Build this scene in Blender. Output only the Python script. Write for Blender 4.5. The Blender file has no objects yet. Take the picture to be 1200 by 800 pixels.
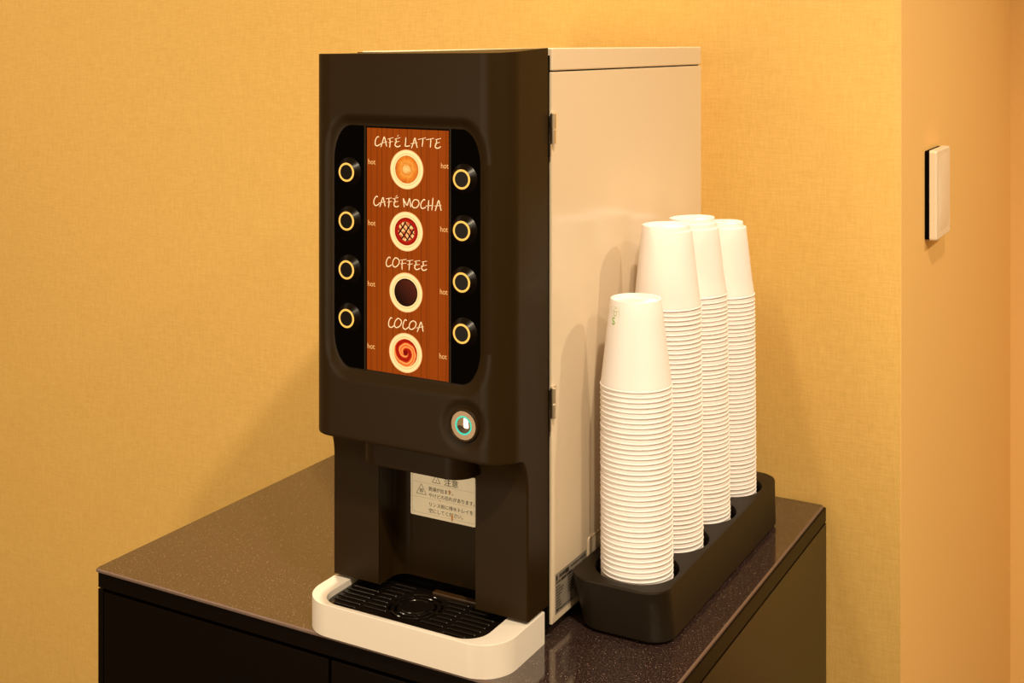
import bpy, bmesh, math, random
from mathutils import Vector, Matrix
from mathutils.geometry import tessellate_polygon
random.seed(7)
PI = math.pi
scene = bpy.context.scene
COL = scene.collection

# ------------------------------------------------------------------ materials
def lin(r, g, b):
    f = lambda c: (c / 255 / 12.92) if c / 255 <= 0.04045 else ((c / 255 + 0.055) / 1.055) ** 2.4
    return (f(r), f(g), f(b), 1.0)

class NT:
    def __init__(s, name):
        s.m = bpy.data.materials.new(name); s.m.use_nodes = True
        s.t = s.m.node_tree; s.n = s.t.nodes; s.l = s.t.links
        s.bsdf = s.n['Principled BSDF']
    def new(s, typ, **kw):
        nd = s.n.new(typ)
        for k, v in kw.items(): setattr(nd, k, v)
        return nd
    def link(s, a, b): s.l.new(a, b)
    def val(s, v, sock):
        if hasattr(v, 'is_output'): s.l.new(v, sock)
        else: sock.default_value = v
    def math(s, op, a, b=0.0, c=None, clamp=False):
        nd = s.new('ShaderNodeMath', operation=op, use_clamp=clamp)
        s.val(a, nd.inputs[0]); s.val(b, nd.inputs[1])
        if c is not None: s.val(c, nd.inputs[2])
        return nd.outputs[0]
    def mix(s, f, a, b, mode='MIX'):
        nd = s.new('ShaderNodeMix', data_type='RGBA', blend_type=mode)
        s.val(f, nd.inputs[0]); s.val(a, nd.inputs[6]); s.val(b, nd.inputs[7])
        return nd.outputs[2]
    def coord(s, out='Object'):
        return s.new('ShaderNodeTexCoord').outputs[out]
    def mapping(s, vec, scale=(1, 1, 1), loc=(0, 0, 0)):
        nd = s.new('ShaderNodeMapping'); s.link(vec, nd.inputs[0])
        nd.inputs['Scale'].default_value = scale; nd.inputs['Location'].default_value = loc
        return nd.outputs[0]
    def noise(s, vec, scale=5, detail=2, rough=0.5, dist=0.0):
        nd = s.new('ShaderNodeTexNoise'); s.link(vec, nd.inputs['Vector'])
        nd.inputs['Scale'].default_value = scale; nd.inputs['Detail'].default_value = detail
        nd.inputs['Roughness'].default_value = rough; nd.inputs['Distortion'].default_value = dist
        return nd.outputs['Fac']
    def ramp(s, f, stops):
        nd = s.new('ShaderNodeValToRGB'); s.link(f, nd.inputs[0])
        cr = nd.color_ramp
        while len(cr.elements) < len(stops): cr.elements.new(0.5)
        for e, (p, c) in zip(cr.elements, stops): e.position = p; e.color = c
        return nd.outputs[0]
    def bump(s, h, strength=0.3, dist=0.001):
        nd = s.new('ShaderNodeBump'); s.link(h, nd.inputs['Height'])
        nd.inputs['Strength'].default_value = strength; nd.inputs['Distance'].default_value = dist
        s.link(nd.outputs[0], s.bsdf.inputs['Normal'])
    def set(s, **kw):
        for k, v in kw.items(): s.val(v, s.bsdf.inputs[k.replace('_', ' ')])
        return s

def plain(name, col, rough=0.5, metal=0.0, spec=None, noise_amt=0.04, nscale=60, bump=0.0, **kw):
    t = NT(name)
    f = t.noise(t.coord(), nscale, 3)
    a = tuple(c * (1 - noise_amt) for c in col[:3]) + (1,)
    b = tuple(c * (1 + noise_amt) for c in col[:3]) + (1,)
    t.set(Base_Color=t.mix(f, a, b), Roughness=rough, Metallic=metal)
    if spec is not None: t.set(IOR=spec)
    if bump: t.bump(f, bump, 0.0004)
    for k, v in kw.items(): t.bsdf.inputs[k.replace('_', ' ')].default_value = v
    return t.m

def wall_mat():
    t = NT('woven_wallcovering'); v = t.coord()
    w1 = t.noise(t.mapping(v, (620, 620, 60)), 1.0, 3, 0.6)
    w2 = t.noise(t.mapping(v, (55, 55, 620)), 1.0, 3, 0.6)
    w3 = t.noise(v, 90, 2)
    h = t.math('ADD', t.math('MULTIPLY', w1, 0.5), t.math('MULTIPLY', w2, 0.5))
    big = t.noise(v, 1.7, 2)
    fac = t.math('ADD', t.math('MULTIPLY', t.math('SUBTRACT', h, 0.5), 1.6), 0.5, clamp=True)
    c = t.mix(fac, WALL_A, WALL_B)
    c = t.mix(t.math('MULTIPLY', t.math('SUBTRACT', w3, 0.35, clamp=True), 0.30, clamp=True), c, WALL_C)
    c = t.mix(t.math('MULTIPLY', big, 0.12), c, WALL_B)
    t.set(Base_Color=c, Roughness=0.75, IOR=1.35); t.bump(h, 0.35, 0.0006)
    return t.m

def paint_mat():
    t = NT('smooth_wallpaper'); v = t.coord()
    h = t.noise(v, 420, 3)
    t.set(Base_Color=t.mix(h, WALL_A2, WALL_B2), Roughness=0.7, IOR=1.35); t.bump(h, 0.25, 0.0005)
    return t.m

def counter_mat():
    t = NT('speckled_dark_stone'); v = t.coord()
    a = t.noise(v, 560, 2, 0.75); b = t.noise(v, 260, 3, 0.6)
    vo = t.new('ShaderNodeTexVoronoi'); t.link(v, vo.inputs['Vector']); vo.inputs['Scale'].default_value = 480
    spark = t.math('LESS_THAN', vo.outputs['Distance'], 0.19)
    sc = t.new('ShaderNodeSeparateColor'); t.link(vo.outputs['Color'], sc.inputs[0])
    rare = t.math('GREATER_THAN', sc.outputs[0], 0.62)
    c = t.mix(t.math('MULTIPLY', t.math('SUBTRACT', a, 0.50, clamp=True), 4.5, clamp=True), STONE_A, STONE_B)
    c = t.mix(t.math('MULTIPLY', t.math('SUBTRACT', b, 0.4, clamp=True), 1.5, clamp=True), c, STONE_C)
    c = t.mix(t.math('MULTIPLY', t.math('MULTIPLY', spark, rare), t.math('MULTIPLY', sc.outputs[1], 0.9)), c, STONE_S)
    t.set(Base_Color=c, Roughness=t.math('ADD', t.math('MULTIPLY', a, 0.08), 0.05), IOR=STONE_IOR)
    t.bump(a, 0.03, 0.0002)
    return t.m

def wood_mat():
    t = NT('printed_wood_menu'); v = t.coord()
    sp = t.new('ShaderNodeSeparateXYZ'); t.link(v, sp.inputs[0])
    x = sp.outputs[0]
    p = t.math('MULTIPLY', x, 138.0)
    fr = t.math('FRACT', p)
    nz = t.new('ShaderNodeTexWhiteNoise', noise_dimensions='1D'); t.link(t.math('FLOOR', p), nz.inputs['W'])
    seam = t.math('LESS_THAN', t.math('ABSOLUTE', t.math('SUBTRACT', fr, t.math('MULTIPLY', nz.outputs[0], 0.8))), 0.045)
    grain = t.noise(t.mapping(v, (900, 1, 24)), 1.0, 4, 0.6)
    soft = t.noise(t.mapping(v, (25, 1, 9)), 1.0, 2)
    c = t.mix(soft, WOOD_A, WOOD_B)
    c = t.mix(t.math('MULTIPLY', grain, 0.5), c, WOOD_C)
    c = t.mix(t.math('MULTIPLY', seam, 0.6), c, WOOD_D)
    t.set(Base_Color=c, Roughness=0.4, IOR=1.12)
    return t.m

def disc_mat(kind):
    """a printed top view of a cup on a white saucer; the object's own x and z, disc radius 1 = 20 mm"""
    t = NT('printed_' + kind); v = t.coord()
    sp = t.new('ShaderNodeSeparateXYZ'); t.link(v, sp.inputs[0])
    x = t.math('MULTIPLY', sp.outputs[0], 50.0); z = t.math('MULTIPLY', sp.outputs[2], 50.0)
    r = t.math('SQRT', t.math('ADD', t.math('MULTIPLY', x, x), t.math('MULTIPLY', z, z)))
    th = t.math('ARCTAN2', z, x)
    cream = lin(255, 236, 196)
    cream2 = lin(236, 205, 150)
    if kind == 'latte':
        n = t.noise(t.mapping(v, (90, 1, 90)), 1.0, 3, 0.6, 1.5)
        q = t.math('ADD', t.math('MULTIPLY', r, 1.25), t.math('MULTIPLY', t.math('SUBTRACT', n, 0.5), 0.7))
        inner = t.ramp(q, [(0.0, lin(240, 205, 150)), (0.22, lin(232, 188, 120)), (0.36, lin(205, 128, 48)), (0.46, lin(226, 160, 76)), (0.62, lin(214, 135, 50)), (0.8, lin(200, 112, 38)), (1.0, lin(170, 80, 24))])
    elif kind == 'mocha':
        d1 = t.math('ABSOLUTE', t.math('SINE', t.math('MULTIPLY', t.math('ADD', x, z), 9.5)))
        d2 = t.math('ABSOLUTE', t.math('SINE', t.math('MULTIPLY', t.math('SUBTRACT', x, t.math('MULTIPLY', z, 0.7)), 9.0)))
        lat = t.math('LESS_THAN', t.math('MINIMUM', d1, d2), 0.42)
        n = t.noise(t.mapping(v, (300, 1, 300)), 1.0, 2)
        cell = t.mix(t.math('GREATER_THAN', n, 0.5), lin(250, 215, 160), lin(205, 110, 70))
        core = t.mix(lat, cell, lin(52, 8, 10))
        inc = t.math('LESS_THAN', t.math('ADD', r, t.math('MULTIPLY', n, 0.10)), 0.53)
        rim = t.ramp(r, [(0.0, lin(150, 20, 12)), (0.55, lin(165, 28, 14)), (0.70, lin(130, 12, 10))])
        inner = t.mix(inc, rim, core)
    elif kind == 'coffee':
        g = t.math('ADD', t.math('MULTIPLY', t.math('ADD', x, z), 0.5), 0.35, clamp=True)
        inner = t.mix(g, lin(30, 12, 8), lin(86, 36, 26))
        inner = t.mix(t.math('GREATER_THAN', r, 0.63), inner, lin(22, 8, 5))
    else:
        n = t.noise(t.mapping(v, (80, 1, 80)), 1.0, 2)
        ph = t.math('ADD', t.math('ADD', t.math('MULTIPLY', th, 1.0), t.math('MULTIPLY', r, 13.0)), t.math('MULTIPLY', n, 3.0))
        s = t.math('ADD', t.math('MULTIPLY', t.math('SINE', ph), 0.5), 0.5)
        inner = t.ramp(s, [(0.0, lin(150, 18, 10)), (0.35, lin(190, 55, 22)), (0.55, lin(228, 120, 52)), (0.8, lin(246, 190, 120)), (1.0, lin(222, 100, 44))])
        inner = t.mix(t.math('LESS_THAN', r, 0.14), inner, lin(120, 10, 10))
    ring = t.ramp(r, [(0.66, cream2), (0.72, cream), (0.80, cream2), (0.83, cream), (0.93, cream), (1.0, lin(205, 120, 52))])
    c = t.mix(t.math('GREATER_THAN', r, 0.69), inner, ring)
    t.set(Base_Color=c, Roughness=0.4, IOR=1.12)
    return t.m

def glow(name, col, strength):
    t = NT(name)
    f = t.noise(t.coord(), 200, 1)
    t.set(Base_Color=(0.02, 0.02, 0.02, 1), Roughness=0.4)
    t.set(Emission_Color=t.mix(f, tuple(c * 0.92 for c in col[:3]) + (1,), col), Emission_Strength=strength)
    return t.m

def cup_mat():
    t = NT('white_paper'); v = t.coord()
    f = t.noise(v, 700, 2)
    t.set(Base_Color=t.mix(f, CUP_A, CUP_B), Roughness=0.55, IOR=1.4)
    return t.m

# ------------------------------------------------------------------ mesh helpers
WL = {}
def mesh_obj(name, bm, mat, parent=None, smooth=True, loc=(0, 0, 0), mats=None, angle=38, fix=True, weighted=True):
    """link one mesh; vertices are relative to loc, which is a place in the room"""
    if fix: bmesh.ops.recalc_face_normals(bm, faces=bm.faces)
    if smooth:
        for f in bm.faces: f.smooth = True
        for e in bm.edges:
            if len(e.link_faces) == 2 and e.calc_face_angle(0) > math.radians(angle): e.smooth = False
    me = bpy.data.meshes.new(name); bm.to_mesh(me); bm.free()
    for m in (mats or [mat]): me.materials.append(m)
    o = bpy.data.objects.new(name, me); COL.objects.link(o)
    if smooth and weighted:
        wn = o.modifiers.new('weighted_normals', 'WEIGHTED_NORMAL'); wn.keep_sharp = True; wn.weight = 100
    o.location = loc; WL[o] = Vector(loc)
    if parent is not None:
        o.parent = parent; o.matrix_parent_inverse = Matrix.Translation(-WL[parent])
    return o

def thing(name, label, cat, loc, group=None):
    o = bpy.data.objects.new(name, None); COL.objects.link(o)
    o.location = loc; o.empty_display_size = 0.05; WL[o] = Vector(loc)
    return tag(o, label, cat, group)

def tag(o, label, cat, group=None):
    o['label'] = label; o['category'] = cat
    if group: o['group'] = group
    return o

def box(bm, x0, x1, y0, y1, z0, z1, bev=0.0, seg=2):
    r = bmesh.ops.create_cube(bm, size=1.0)
    vs = r['verts']
    for v in vs:
        v.co = Vector(((x0 + x1) / 2 + v.co.x * (x1 - x0), (y0 + y1) / 2 + v.co.y * (y1 - y0), (z0 + z1) / 2 + v.co.z * (z1 - z0)))
    if bev > 0:
        es = list({e for v in vs for e in v.link_edges})
        bmesh.ops.bevel(bm, geom=es, offset=bev, segments=seg, profile=0.5, affect='EDGES')
    return bm

def strip(bm, A, B, closed=True):
    n = len(A)
    for i in range(n if closed else n - 1):
        j = (i + 1) % n
        try: bm.faces.new((A[i], A[j], B[j], B[i]))
        except ValueError: pass

def ring(bm, pts): return [bm.verts.new(p) for p in pts]

def rr(x0, x1, y0, y1, r, n=8, off=0.0):
    """rounded rectangle, counter-clockwise, grown by off"""
    x0 -= off; x1 += off; y0 -= off; y1 += off; r = max(r + off, 0.00005)
    out = []
    for cx, cy, a0 in ((x1 - r, y0 + r, -90), (x1 - r, y1 - r, 0), (x0 + r, y1 - r, 90), (x0 + r, y0 + r, 180)):
        for k in range(n + 1):
            a = math.radians(a0 + 90 * k / n); out.append((cx + r * math.cos(a), cy + r * math.sin(a)))
    return out

def circ(cx, cy, r, n=48, off=0.0):
    r += off
    return [(cx + r * math.cos(2 * PI * k / n), cy + r * math.sin(2 * PI * k / n)) for k in range(n)]

def slot(x0, x1, y, h, off=0.0, n=4):
    return rr(x0, x1, y - h / 2, y + h / 2, h / 2 - 0.00001, n, off)

def arcslot(cx, cy, r, a0, a1, h, off=0.0, n=10):
    h2 = h / 2 + off; out = []
    da = off / r
    a0r = math.radians(a0) - da; a1r = math.radians(a1) + da
    for k in range(n + 1):
        a = a0r + (a1r - a0r) * k / n; out.append((cx + (r + h2) * math.cos(a), cy + (r + h2) * math.sin(a)))
    for k in range(1, 4):
        a = a1r; b = a + k * PI / 4
        out.append((cx + r * math.cos(a) + h2 * math.cos(b), cy + r * math.sin(a) + h2 * math.sin(b)))
    for k in range(n + 1):
        a = a1r - (a1r - a0r) * k / n; out.append((cx + (r - h2) * math.cos(a), cy + (r - h2) * math.sin(a)))
    for k in range(1, 4):
        a = a0r; b = a + PI + k * PI / 4
        out.append((cx + r * math.cos(a) + h2 * math.cos(b), cy + r * math.sin(a) + h2 * math.sin(b)))
    return out

def fill(bm, loops, z):
    """flat face with holes from 2D loops"""
    polys = [[Vector((x, y, 0)) for x, y in L] for L in loops]
    flat = [bm.verts.new((p.x, p.y, z)) for L in polys for p in L]
    for t in tessellate_polygon(polys):
        try: bm.faces.new([flat[i] for i in t])
        except ValueError: pass
    res = []; i = 0
    for L in polys: res.append(flat[i:i + len(L)]); i += len(L)
    return res

def plate(bm, outer, holes, z0, z1, bev=0.0005, bottom=True):
    top = fill(bm, [outer(-bev)] + [h(bev) for h in holes], z1)
    fs = [outer] + holes
    lows = []
    for k, f in enumerate(fs):
        mid = ring(bm, [(x, y, z1 - bev) for x, y in f(0)])
        low = ring(bm, [(x, y, z0) for x, y in f(0)])
        strip(bm, top[k], mid); strip(bm, mid, low); lows.append(low)
    if bottom: fill(bm, [f(0) for f in fs], z0)
    bmesh.ops.remove_doubles(bm, verts=bm.verts, dist=1e-6)

def prism(bm, x0, x1, y0, y1, z0, z1, r, bev=0.001, n=8, seg=3):
    """upright rounded box with rounded top and bottom edges"""
    rows = []
    for k in range(seg + 1):
        a = PI / 2 * k / seg; rows.append((z0 + bev * (1 - math.sin(a)), -bev * (1 - math.cos(a))))
    rows = [(z0 + bev * (1 - math.sin(PI / 2 * k / seg)), -bev * (1 - math.cos(PI / 2 * k / seg))) for k in range(seg, -1, -1)]
    rows += [(z1 - bev * (1 - math.sin(PI / 2 * k / seg)), -bev * (1 - math.cos(PI / 2 * k / seg))) for k in range(0, seg + 1)]
    prev = None
    for z, off in rows:
        R = ring(bm, [(x, y, z) for x, y in rr(x0, x1, y0, y1, r, n, off)])
        if prev: strip(bm, prev, R)
        else: bm.faces.new(list(reversed(R)))
        prev = R
    bm.faces.new(prev)

def lathe(bm, prof, n=48, c=(0, 0, 0), axis='Z', cap0=False, cap1=False):
    rows = []
    for r, h in prof:
        pts = []
        for k in range(n):
            a = 2 * PI * k / n; u, v = r * math.cos(a), r * math.sin(a)
            pts.append((c[0] + u, c[1] + v, c[2] + h) if axis == 'Z' else (c[0] + u, c[1] + h, c[2] + v))
        rows.append(ring(bm, pts))
    for a, b in zip(rows, rows[1:]): strip(bm, a, b)
    if cap0: bm.faces.new(rows[0])
    if cap1: bm.faces.new(rows[-1])

def stroke(bm, pts, r, flat=0.4, n=6, sub=4, place=None):
    """a pen stroke: a smoothed line with a thin flattened round section. pts are (u, v); place maps (u, v, height) to 3D"""
    P = [Vector((u, v, 0)) for u, v in pts]
    if len(P) > 2 and sub > 1:
        Q = []
        E = [P[0] * 2 - P[1]] + P + [P[-1] * 2 - P[-2]]
        if (P[0] - P[-1]).length < 1e-9: E[0] = P[-2]; E[-1] = P[1]
        for i in range(1, len(E) - 2):
            for k in range(sub):
                t = k / sub; a, b, c, d = E[i - 1], E[i], E[i + 1], E[i + 2]
                Q.append(0.5 * ((2 * b) + (c - a) * t + (2 * a - 5 * b + 4 * c - d) * t * t + (3 * b - a - 3 * c + d) * t ** 3))
        Q.append(P[-1]); P = Q
    rows = []
    for i, p in enumerate(P):
        d = (P[min(i + 1, len(P) - 1)] - P[max(i - 1, 0)]); d.normalize()
        nrm = Vector((-d.y, d.x, 0))
        end = 0.6 if i in (0, len(P) - 1) else 1.0
        rows.append([place(p.x + nrm.x * r * end * math.cos(2 * PI * k / n), p.y + nrm.y * r * end * math.cos(2 * PI * k / n), r * flat * math.sin(2 * PI * k / n)) for k in range(n)])
    R = [ring(bm, x) for x in rows]
    for a, b in zip(R, R[1:]): strip(bm, a, b)
    bm.faces.new(R[0]); bm.faces.new(R[-1])

def text_bm(bm, body, size, place, depth=0.0001, width=None, bold=0.0, align='LEFT'):
    cu = bpy.data.curves.new('lettering', 'FONT'); cu.body = body; cu.size = size; cu.offset = bold
    cu.align_x = align; cu.resolution_u = 3
    o = bpy.data.objects.new('lettering', cu); COL.objects.link(o)
    dg = bpy.context.evaluated_depsgraph_get(); dg.update()
    me = bpy.data.meshes.new_from_object(o.evaluated_get(dg))
    xs = [v.co.x for v in me.vertices]
    sx = 1.0
    if width and xs: sx = width / max(max(xs), 1e-6)
    vs = [bm.verts.new(place(v.co.x * sx, v.co.y, depth)) for v in me.vertices]
    for p in me.polygons:
        try: bm.faces.new([vs[i] for i in p.vertices])
        except ValueError: pass
    bpy.data.objects.remove(o); bpy.data.meshes.remove(me); bpy.data.curves.remove(cu)

def empty_bm(): return bmesh.new()
# ------------------------------------------------------------------ colours
WALL_A = (0.85, 0.570, 0.185, 1); WALL_B = (0.63, 0.375, 0.095, 1); WALL_C = (0.87, 0.61, 0.215, 1)
WALL_A2 = (0.93, 0.61, 0.235, 1); WALL_B2 = (0.86, 0.55, 0.20, 1)
STONE_A = (0.021, 0.011, 0.011, 1); STONE_B = (0.170, 0.105, 0.085, 1); STONE_C = (0.022, 0.012, 0.010, 1); STONE_S = (0.62, 0.47, 0.36, 1)
STONE_IOR = 2.2
WOOD_A = (0.25, 0.042, 0.002, 1); WOOD_B = (0.33, 0.080, 0.004, 1); WOOD_C = (0.17, 0.022, 0.002, 1); WOOD_D = (0.05, 0.006, 0.001, 1)
CUP_A = (0.87, 0.825, 0.84, 1); CUP_B = (0.90, 0.855, 0.87, 1)
LIGHT = (1.0, 0.82, 0.565)
WORLD = (1.0, 0.60, 0.25); WORLD_S = 0.38
# ceiling downlights and one added fill: x, y, power, radius
LAMPS = [(-0.984, 1.22, 2.2, 140.0, 0.04), (0.17, 0.28, 1.65, 110.0, 0.035), (1.03, 0.15, 1.65, 55.0, 0.035), (1.9, -0.65, 1.65, 55.0, 0.035),
         (0.92, 1.75, 1.65, 55.0, 0.035), (-2.3, 0.4, 1.65, 40.0, 0.2)]  # last entry is an added soft fill brightening the left wall
DOORWAY = 23.5
EXPOSURE = 0.0

# ------------------------------------------------------------------ materials used
M = dict(
    wall=wall_mat(), paint=paint_mat(), stone=counter_mat(), wood=wood_mat(), cup=cup_mat(),
    floor=plain('dark_carpet', (0.06, 0.045, 0.035, 1), 0.9, nscale=300, noise_amt=0.3, bump=0.3),
    cabinet=plain('dark_brown_laminate', (0.004, 0.0020, 0.0008, 1), 0.34, spec=1.17, nscale=30, noise_amt=0.15),
    cabside=plain('dark_brown_laminate_edge', (0.006, 0.0030, 0.0010, 1), 0.3, spec=1.36, nscale=30, noise_amt=0.1),
    gap=plain('deep_black', (0.002, 0.0014, 0.001, 1), 0.7, spec=1.1),
    stone_edge=plain('polished_stone_edge', (0.13, 0.082, 0.066, 1), 0.35, nscale=500, noise_amt=0.25),
    shell=plain('black_satin_plastic', (0.021, 0.0112, 0.0030, 1), 0.40, spec=1.20, nscale=500, noise_amt=0.05, bump=0.05),
    dark=plain('black_plastic', (0.010, 0.0055, 0.0015, 1), 0.35, spec=1.25, nscale=400),
    gloss=plain('glossy_black_acrylic', (0.0008, 0.0005, 0.0004, 1), 0.05, spec=1.13, nscale=100),
    cream=plain('cream_painted_steel', (0.73, 0.61, 0.46, 1), 0.17, nscale=300, noise_amt=0.015, bump=0.02),
    trayw=plain('white_plastic', (0.76, 0.70, 0.635, 1), 0.33, nscale=300, noise_amt=0.015),
    grate=plain('wet_black_plastic', (0.006, 0.004, 0.003, 1), 0.16, nscale=300),
    holder=plain('matt_black_plastic', (0.013, 0.0082, 0.004, 1), 0.45, spec=1.3, nscale=900, noise_amt=0.12, bump=0.12),
    chrome=plain('chrome', (0.98, 0.90, 0.78, 1), 0.34, 1.0, nscale=50),
    mirror=plain('polished_steel', (0.85, 0.80, 0.72, 1), 0.07, 1.0, nscale=50),
    satin=plain('satin_steel', (0.36, 0.26, 0.18, 1), 0.42, 1.0, nscale=50),
    knobside=plain('smoked_black_plastic', (0.004, 0.002, 0.001, 1), 0.30, spec=1.25, nscale=200),
    amber=glow('amber_light', (1.0, 0.50, 0.075, 1), 1.25),
    teal=glow('green_light', (0.0, 0.72, 0.48, 1), 1.05),
    print=plain('cream_print', (0.95, 0.80, 0.60, 1), 0.5),
    print2=plain('tan_print', (0.85, 0.50, 0.20, 1), 0.5),
    tab=plain('brown_plastic', (0.045, 0.022, 0.007, 1), 0.3),
    paper=plain('label_paper', (0.92, 0.85, 0.68, 1), 0.45, nscale=120, noise_amt=0.05),
    ink=plain('black_ink', (0.02, 0.016, 0.010, 1), 0.6),
    inkline=plain('fine_ink_line', (0.22, 0.17, 0.09, 1), 0.6),
    stain=plain('coffee_stain', (0.60, 0.26, 0.03, 1), 0.5, nscale=400, noise_amt=0.4),
    silver=plain('silver_label', (0.28, 0.24, 0.20, 1), 0.4, nscale=200, noise_amt=0.06),
    green=plain('green_ink', (0.20, 0.50, 0.02, 1), 0.6),
    green2=plain('pale_green_ink', (0.38, 0.52, 0.10, 1), 0.6),
    switch=plain('ivory_plastic', (0.88, 0.77, 0.62, 1), 0.3, nscale=300, noise_amt=0.02),
)

# ------------------------------------------------------------------ the room
def smooth01(t):
    t = min(max(t, 0), 1); return t * t * (3 - 2 * t)
def wall(name, x0, x1, y0, y1, z0, z1, mat):
    bm = empty_bm(); box(bm, x0, x1, y0, y1, z0, z1)
    o = mesh_obj(name, bm, mat, smooth=False); o['kind'] = 'structure'; return o
FZ = -0.86
wall('floor', -3.2, 2.6, -1.6, 2.8, FZ - 0.05, FZ, M['floor'])
WY = 1.612
wall('wall_back', -3.2, -0.331, WY, WY + 0.1, FZ, 2.4, M['wall'])
wall('wall_right', -0.431, -0.330, WY + 0.0005, 2.65, FZ, 2.2, M['paint'])
wall('wall_far', -0.330, 2.6, 2.65, 2.75, FZ, 2.2, M['paint'])

# ------------------------------------------------------------------ cabinet
X0, X1, YF, YB = -1.1025, -0.4245, 1.010, 1.608
cab = thing('storage_cabinet', 'dark brown cabinet with flush panel doors standing against the woven yellow wall', 'cabinet', ((X0 + X1) / 2, (YF + YB) / 2, FZ))
bm = empty_bm(); box(bm, X0 + 0.003, X1 - 0.003, YF + 0.016, YB, FZ + 0.06, -0.0235, 0.0005)
box(bm, X0 + 0.02, X1 - 0.02, YF + 0.05, YB - 0.02, FZ, FZ + 0.0605)
mesh_obj('carcass', bm, M['gap'], cab, smooth=False)
bm = empty_bm(); box(bm, X0, X1, YF, YB, -0.0222, -0.0036, 0.0008)
mesh_obj('top_rail', bm, M['cabinet'], cab)
bm = empty_bm(); box(bm, X1 - 0.018, X1 + 0.0004, YF + 0.0005, YB, FZ + 0.05, -0.0236, 0.0007)
mesh_obj('side_panel', bm, M['cabside'], cab)
bm = empty_bm(); box(bm, X0, X0 + 0.0075, YF, YB, FZ + 0.05, -0.0236, 0.0005)
mesh_obj('side_panel', bm, M['cabinet'], cab)
for a, b in ((X0 + 0.0085, -0.7745), (-0.7708, X1 - 0.0190)):
    bm = empty_bm(); box(bm, a, b, YF + 0.0005, YF + 0.018, FZ + 0.06, -0.0262, 0.0008)
    mesh_obj('door', bm, M['cabinet'], cab)

# ------------------------------------------------------------------ worktop
bm = empty_bm(); T = (-1.1055, -0.4265, 1.0072, 1.6065)
prev = None
for z, off in ((-0.0035, 0), (-0.0018, 0), (-0.0009, -0.0003), (0.0, -0.0016)):
    R = ring(bm, [(x, y, z) for x, y in rr(*T, 0.005, 6, off)])
    if prev: strip(bm, prev, R)
    else: bm.faces.new(list(reversed(R)))
    prev = R
top = bm.faces.new(prev)
for f in bm.faces: f.material_index = 1
top.material_index = 0
top.normal_update()
w = mesh_obj('worktop', bm, None, mats=[M['stone'], M['stone_edge']])
tag(w, 'thin dark speckled stone worktop lying on the brown cabinet', 'worktop')

# ------------------------------------------------------------------ coffee machine
L, R_ = -0.8080, -0.5725
CX = (L + R_) / 2
mach = thing('coffee_machine', 'tall black and cream coffee dispenser with a wood print drink menu standing on the worktop', 'coffee machine', (CX, 1.30, 0.0))

# cream housing and lid
bm = empty_bm(); box(bm, L, R_ + 0.0005, 1.1140, 1.5440, 0.012, 0.5712, 0.0012)
body = mesh_obj('housing', bm, M['cream'], mach)
bm = empty_bm(); box(bm, L - 0.0005, R_ + 0.0005, 1.1150, 1.5435, 0.5724, 0.5957, 0.0016, 3)
for v in bm.verts: v.co.z -= 0.0040 * (R_ - v.co.x) / (R_ - L) * smooth01((v.co.z - 0.572) / 0.02)
mesh_obj('lid', bm, M['cream'], mach)
bm = empty_bm(); box(bm, L + 0.002, R_ - 0.0022, 1.1065, 1.1150, 0.010, 0.588)
box(bm, L + 0.003, R_ - 0.0030, 1.1150, 1.5420, 0.5700, 0.5735)
mesh_obj('inner_frame', bm, M['gap'], mach, smooth=False)
for fx in (L + 0.03, R_ - 0.03):
    for fy in (1.14, 1.50):
        bm = empty_bm(); lathe(bm, [(0.011, 0), (0.012, 0.002), (0.012, 0.0125)], 24, (fx, fy, 0.0), cap0=True, cap1=True)
        mesh_obj('foot', bm, M['dark'], mach)

# --- door shell, one lofted skin: upright rounded corners, a sunk control panel, a concave step down to two legs
NL, NR = -0.7493, -0.6318           # the niche between the legs
Y_UP, Y_LEG = 1.020, 1.0636
PX0, PX1, PZ0, PZ1 = -0.7768, -0.6034, 0.2702, 0.5170   # the sunk panel
PRX, PRZ = 0.021, 0.036
BX, BZ = -0.6195, 0.2322            # the round start button
def panel_sd(x, z):
    cx, cz = (PX0 + PX1) / 2, (PZ0 + PZ1) / 2
    ax, az = (PX1 - PX0) / 2, (PZ1 - PZ0) / 2
    dx, dz = abs(x - cx), abs(z - cz)
    qx, qz = max(dx - (ax - PRX), 0) / PRX, max(dz - (az - PRZ), 0) / PRZ
    if qx > 0 and qz > 0:
        h = math.hypot(qx, qz)
        return (h - 1) / math.hypot(qx / (h * PRX), qz / (h * PRZ))
    return max(dx - ax, dz - az)
def front_push(x, z):
    d = 0.0050 * (1 - smooth01((panel_sd(x, z) + 0.0005) / 0.0140))
    s = math.hypot(x - BX, z - BZ)
    d += 0.0022 * (1 - smooth01((s - 0.0165) / 0.011))
    return d
rows = []
for z in (0.0350, 0.0356, 0.06, 0.10, 0.14, 0.158): rows.append((z, Y_LEG + (0.0006 if z == 0.035 else 0), 0.0022))
for k in range(1, 9):
    a = PI / 2 * k / 8
    rows.append((0.158 + 0.038 * math.sin(a), Y_LEG - 0.0185 * (1 - math.cos(a)), 0.0022 + 0.004 * k / 8))
rows += [(0.1966, 1.030, 0.020), (0.1970, 1.0222, 0.0268), (0.1980, 1.0205, 0.0277), (0.1995, Y_UP, 0.028)]
z = 0.2015
while z < 0.586: rows.append((z, Y_UP, 0.028)); z += 0.0019
rows += [(0.5895, Y_UP, 0.028), (0.5905, Y_UP + 0.0004, 0.0276)]
N1, N2, N3, NA = 34, 62, 34, 10
bm = empty_bm(); grid = []; zcut = []
YBK = 1.1068
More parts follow.
